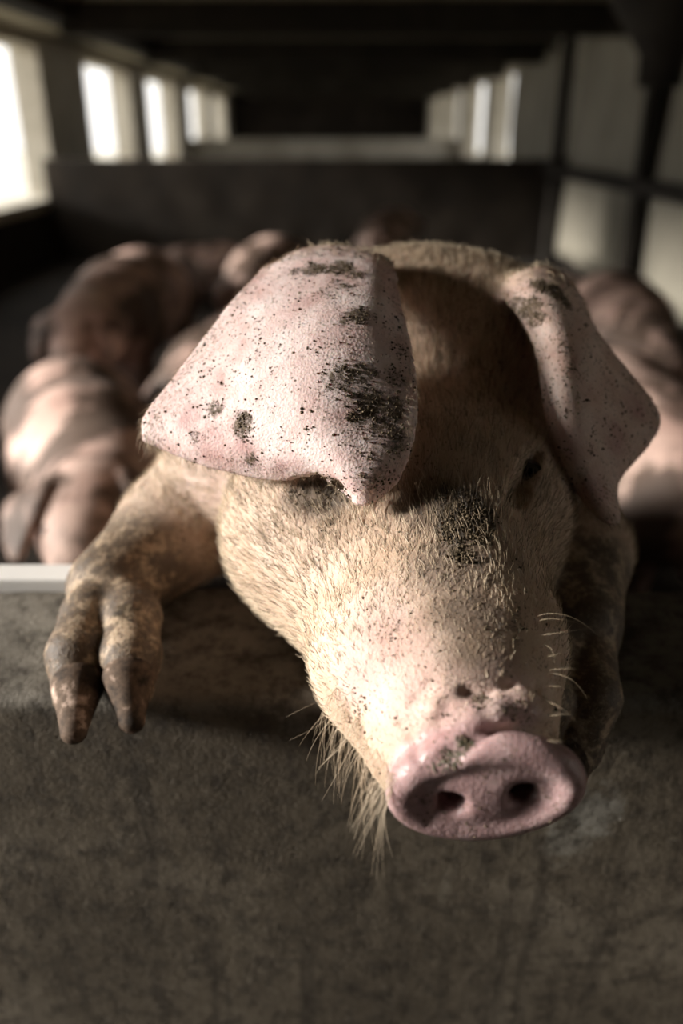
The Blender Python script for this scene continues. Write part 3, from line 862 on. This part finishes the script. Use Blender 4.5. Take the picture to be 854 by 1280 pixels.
crumbs('forehead_mud', front*blobs([(560,655,.010,1),(585,660,.014,1),(600,640,.012,1),(575,690,.010,.8),(610,665,.010,.8),(590,620,.012,.6)])**2*(0.15+clump), 700, 0.0004, 0.0020)
gm = crumbs('green_smear', front*blobs([(562,940,.006,1),(578,925,.006,1),(545,955,.005,.8),(668,905,.004,.5)])**2, 170, 0.0003, 0.0012)
k = NT('chewed_grass', 0.6, 0.4); k.color(k.ramp(k.noise(600, 3), [(0.35, (0.03, 0.030, 0.014)), (0.5, (0.085, 0.085, 0.042)), (0.70, (0.26, 0.25, 0.18))]))
gm.data.materials[0] = k.m

# --- eyes and hooves
k = NT('dark_eye', 0.08, 0.6); k.color((0.008, 0.005, 0.004)); M['eye'] = k.m
k = NT('horn', 0.8, 0.25)
k.color(k.ramp(k.noise(45, 6, 0.65), [(0.38, (0.022, 0.015, 0.010)), (0.55, (0.12, 0.08, 0.055)), (0.68, (0.55, 0.41, 0.33))])); k.bump(k.noise(160, 5), 0.3, 0.002)
M['horn'] = k.m
def ball_mesh(name, c, r, mat, parent, seg=24, rings=14, sc=(1, 1, 1)):
    V, Fc = [(0, 0, sc[2])], []
    for i in range(1, rings):
        th = math.pi*i/rings
        for j in range(seg):
            ph = 2*math.pi*j/seg
            V.append((math.sin(th)*math.cos(ph)*sc[0], math.sin(th)*math.sin(ph)*sc[1], math.cos(th)*sc[2]))
    V.append((0, 0, -sc[2])); last = len(V)-1
    for j in range(seg): Fc.append((0, 1+j, 1+(j+1) % seg))
    for i in range(rings-2):
        for j in range(seg):
            a = 1+i*seg+j; b = 1+i*seg+(j+1) % seg
            Fc.append((a, a+seg, b+seg, b))
    for j in range(seg): Fc.append((last, 1+(rings-2)*seg+(j+1) % seg, 1+(rings-2)*seg+j))
    c = np.asarray(c, float)
    return mesh_obj(name, [np.array(v)*r+c for v in V], Fc, mat, parent, True)
ball_mesh('eye', EYES[0], 0.0135, M['eye'], pig)
ball_mesh('eye', EYES[1], 0.0105, M['eye'], pig)
def claw(a, b, out):
    a = np.asarray(a); b = np.asarray(b)
    lo = np.minimum(a, b)-0.03; hi = np.maximum(a, b)+0.03
    g = Field(*[np.arange(l, h, 0.0016) for l, h in zip(lo, hi)])
    g.cone(a, b, 0.0185, 0.0080, 0.004)
    g.cone(a-out*0.004, b+out*0.004, 0.0172, 0.0070, 0.006)
    V, Q = g.mesh(2)
    V = rest_on_wall(V)
    o = bpy.data.objects.new('hoof', quad_mesh('hoof', V, Q, M['horn'])); COL.objects.link(o); o.parent = pig
    return o
for (a, b), s in zip(CLAW_A+CLAW_B, (-1, 1, 1, -1)): claw(a, b, R_*s)

# ================================================================== THE OTHER PIGS
def pen_skin():
    k = NT('pen_pig_skin', 0.6, 0.3)
    oi = k.n('ShaderNodeObjectInfo')
    off = k.n('ShaderNodeVectorMath', operation='ADD'); k.l(k.co, off.inputs[0])
    sc = k.n('ShaderNodeVectorMath', operation='SCALE'); sc.inputs[0].default_value = (7, 11, 5); k.l(oi.outputs['Random'], sc.inputs['Scale'])
    k.l(sc.outputs[0], off.inputs[1])
    base = k.ramp(k.noise(6, 5, 0.6, off.outputs[0]), [(0.3, (0.46, 0.29, 0.24)), (0.6, (0.62, 0.44, 0.37)), (0.8, (0.70, 0.56, 0.46))])
    d = k.ramp(k.noise(4.5, 7, 0.65, off.outputs[0]), [(0.42, 0.0), (0.55, 0.93)])
    k.color(k.mix(d, base, (0.075, 0.050, 0.036)))
    k.bump(k.noise(60, 5), 0.3, 0.004)
    return k.m
M['penskin'] = pen_skin()
def pen_pig_meshes(lying, turn, dip):
    """one pen pig, facing +x, its feet (or belly) at z = 0; returns body mesh, eye and hoof positions"""
    st = 0.0105
    g = Field(np.arange(-0.80, 1.10, st), np.arange(-0.60, 0.60, st), np.arange(-0.02, 0.90, st))
    h = 0.47 if not lying else 0.205
    c = lambda x, y, z: np.array([x, y, z])
    g.chain([(c(-.44, 0, h), .155), (c(-.20, 0, h+.005), .19), (c(.10, 0, h), .20), (c(.34, 0, h+.01), .175)], 0.08)
    ca, sa = math.cos(turn), math.sin(turn); n0 = c(.42, 0, h+.02)
    def H(x, y, z):                                   # head frame, pivoting at the neck
        z = z-x*dip
        return n0+np.array([x*ca-y*sa, x*sa+y*ca, z])
    g.chain([(c(.34, 0, h+.02), .15), (H(.10, 0, .02), .125), (H(.20, 0, .02), .108)], 0.06)
    g.chain([(H(.20, 0, .03), .105), (H(.29, 0, .0), .080), (H(.40, 0, -.045), .053), (H(.455, 0, -.06), .047)], 0.04)
    g.cone(H(.455, 0, -.06), H(.468, 0, -.063), .053, .050, 0.01)
    for s in (-1, 1):
        g.ball(H(.21, s*.055, -.03), .06, 0.04)
        R0 = [H(.13, s*.045, .105), H(.13, s*.105, .085)]; R1 = [H(.22, s*.07, .12), H(.19, s*.165, .07)]; R2 = [H(.29, s*.10, .05), H(.255, s*.165, .02)]; R3 = [H(.325, s*.125, -.01), H(.31, s*.145, -.02)]
        G = np.array([R0, R1, R2, R3]); G = catmull(G, 34); G = np.swapaxes(catmull(np.swapaxes(G, 0, 1), 22), 0, 1)
        g.sheet(G.reshape(-1, 3), np.full(G.shape[0]*G.shape[1], .0105), 0.012)
        g.ball(H(.468+.02, s*.018, -.066), .010, 0.008, True)
    hoofs = []
    if not lying:
        for s in (-1, 1):
            g.chain([(c(.33, s*.10, h-.08), .085), (c(.34, s*.11, .24), .048), (c(.335, s*.11, .12), .031), (c(.35, s*.11, .045), .030)], 0.04)
            g.chain([(c(-.43, s*.09, h-.05), .12), (c(-.38, s*.11, .28), .070), (c(-.47, s*.115, .17), .036), (c(-.45, s*.115, .045), .030)], 0.04)
            hoofs += [(.36, s*.11), (-.44, s*.115)]
    else:
        for s in (-1, 1):
            g.chain([(c(.30, s*.13, .12), .07), (c(.46, s*.17, .06), .040), (c(.58, s*.17, .035), .032)], 0.04)
            g.chain([(c(-.40, s*.14, .13), .10), (c(-.22, s*.20, .07), .05), (c(-.10, s*.21, .038), .034)], 0.04)
            hoofs += [(.60, s*.17), (-.08, s*.21)]
    g.chain([(c(-.585, 0, h+.06), .014), (c(-.64, .02, h+.02), .011), (c(-.65, -.01, h-.03), .010)], 0.015)
    V, Q = g.mesh(2)
    return quad_mesh('pig', V, Q, M['penskin']), [H(.305, s*.068, .035) for s in (-1, 1)], hoofs
def pen_pig(kind):
    me, eyes, hoofs = pen_pig_meshes(*kind)
    o = bpy.data.objects.new('pig', me); COL.objects.link(o)
    for e in eyes: ball_mesh('eye', e, 0.014, M['eye'], o, 14, 8)
    for (x, y) in hoofs:
        V = []
        for z, r in ((0.0, .040), (.03, .037), (.06, .028)):
            V += [(x+(r+.006)*math.cos(a)+.01*(z < .01), y+r*.85*math.sin(a), z) for a in np.linspace(0, 2*math.pi, 13)[:-1]]
        Fc = [(i*12+j, i*12+(j+1) % 12, (i+1)*12+(j+1) % 12, (i+1)*12+j) for i in range(2) for j in range(12)]+[tuple(range(11, -1, -1)), tuple(range(24, 36))]
        mesh_obj('hoof', V, Fc, M['horn'], o, True)
    return o
def copy_tree(o):
    c = o.copy(); COL.objects.link(c)
    for ch in o.children:
        d = ch.copy(); COL.objects.link(d); d.parent = c
    return c
KINDS = [(False, 0.0, 0.15), (False, 0.45, 0.5), (True, -0.35, 0.1), (False, -0.3, -0.2)]
PROTO = {}
def place(kind, x, y, yaw, s, label):
    if kind in PROTO: o = copy_tree(PROTO[kind])
    else: o = PROTO[kind] = pen_pig(KINDS[kind])
    o.location = (x, y, 0.0); o.rotation_euler = (0, 0, math.radians(yaw)); o.scale = (s, s, s)
    tag(o, label, 'pig', 'pigs crowding the pen behind')
    return o
place(3, -0.68, 2.00, -66, 0.98, 'pig standing close behind the wall with its pale ears towards the camera')
place(0, -1.16, 1.62, -62, 0.95, 'pig beside the pale-eared pig, by the white board')
place(0, -0.98, 3.75, -92, 1.08, 'pig with a bright sunlit back below the first windows')
place(0, -0.40, 2.95, 76, 0.92, 'greyish pig standing with its rump turned to the ear of the leaning pig')
place(2, -0.85, 6.55, 175, 1.05, 'pig lying broadside before the dark cross partition')
place(0, -0.42, 4.75, 82, 1.0, 'pale pig seen from behind, past the top of the leaning pig\'s ear')
place(0, 0.78, 2.12, 94, 1.0, 'pinkish pig seen from behind, past the right foreleg of the leaning pig')
place(1, 1.20, 3.45, -100, 1.0, 'pig facing the camera behind the folded ear of the leaning pig')
place(0, 0.38, 6.6, 75, 1.0, 'pig standing straight behind the leaning pig\'s forehead')
place(2, 1.15, 5.3, 168, 1.0, 'pig lying down near the wooden rail and tarpaulins')

# white board along the far edge of the wall
wb = box_obj('white_board', [(XL+0.02, -0.235, WF1+0.004, WF1+0.034, 0.70, WFZ+0.006)], M['white'], bevel=0.003)
tag(wb, 'long white board along the far edge of the concrete wall', 'board')
# dark feed hopper hung under the ceiling by the tarpaulins
def hopper():
    V, n = [], 20
    for z, r in ((CEIL-.02, .14), (CEIL-.05, .30), (CEIL-.28, .30), (CEIL-.52, .12), (CEIL-.66, .11)):
        V += [(1.62+r*math.cos(a), 4.6+r*math.sin(a), z) for a in np.linspace(0, 2*math.pi, n+1)[:-1]]
    Fc = [(i*n+(j+1) % n, i*n+j, (i+1)*n+j, (i+1)*n+(j+1) % n) for i in range(4) for j in range(n)]+[tuple(range(n)), tuple(range(5*n-1, 4*n-1, -1))]
    return mesh_obj('ceiling_hopper', V, Fc, M['post'], None, True)
tag(hopper(), 'dark funnel-shaped hopper hanging under the ceiling near the tarpaulins', 'hopper')
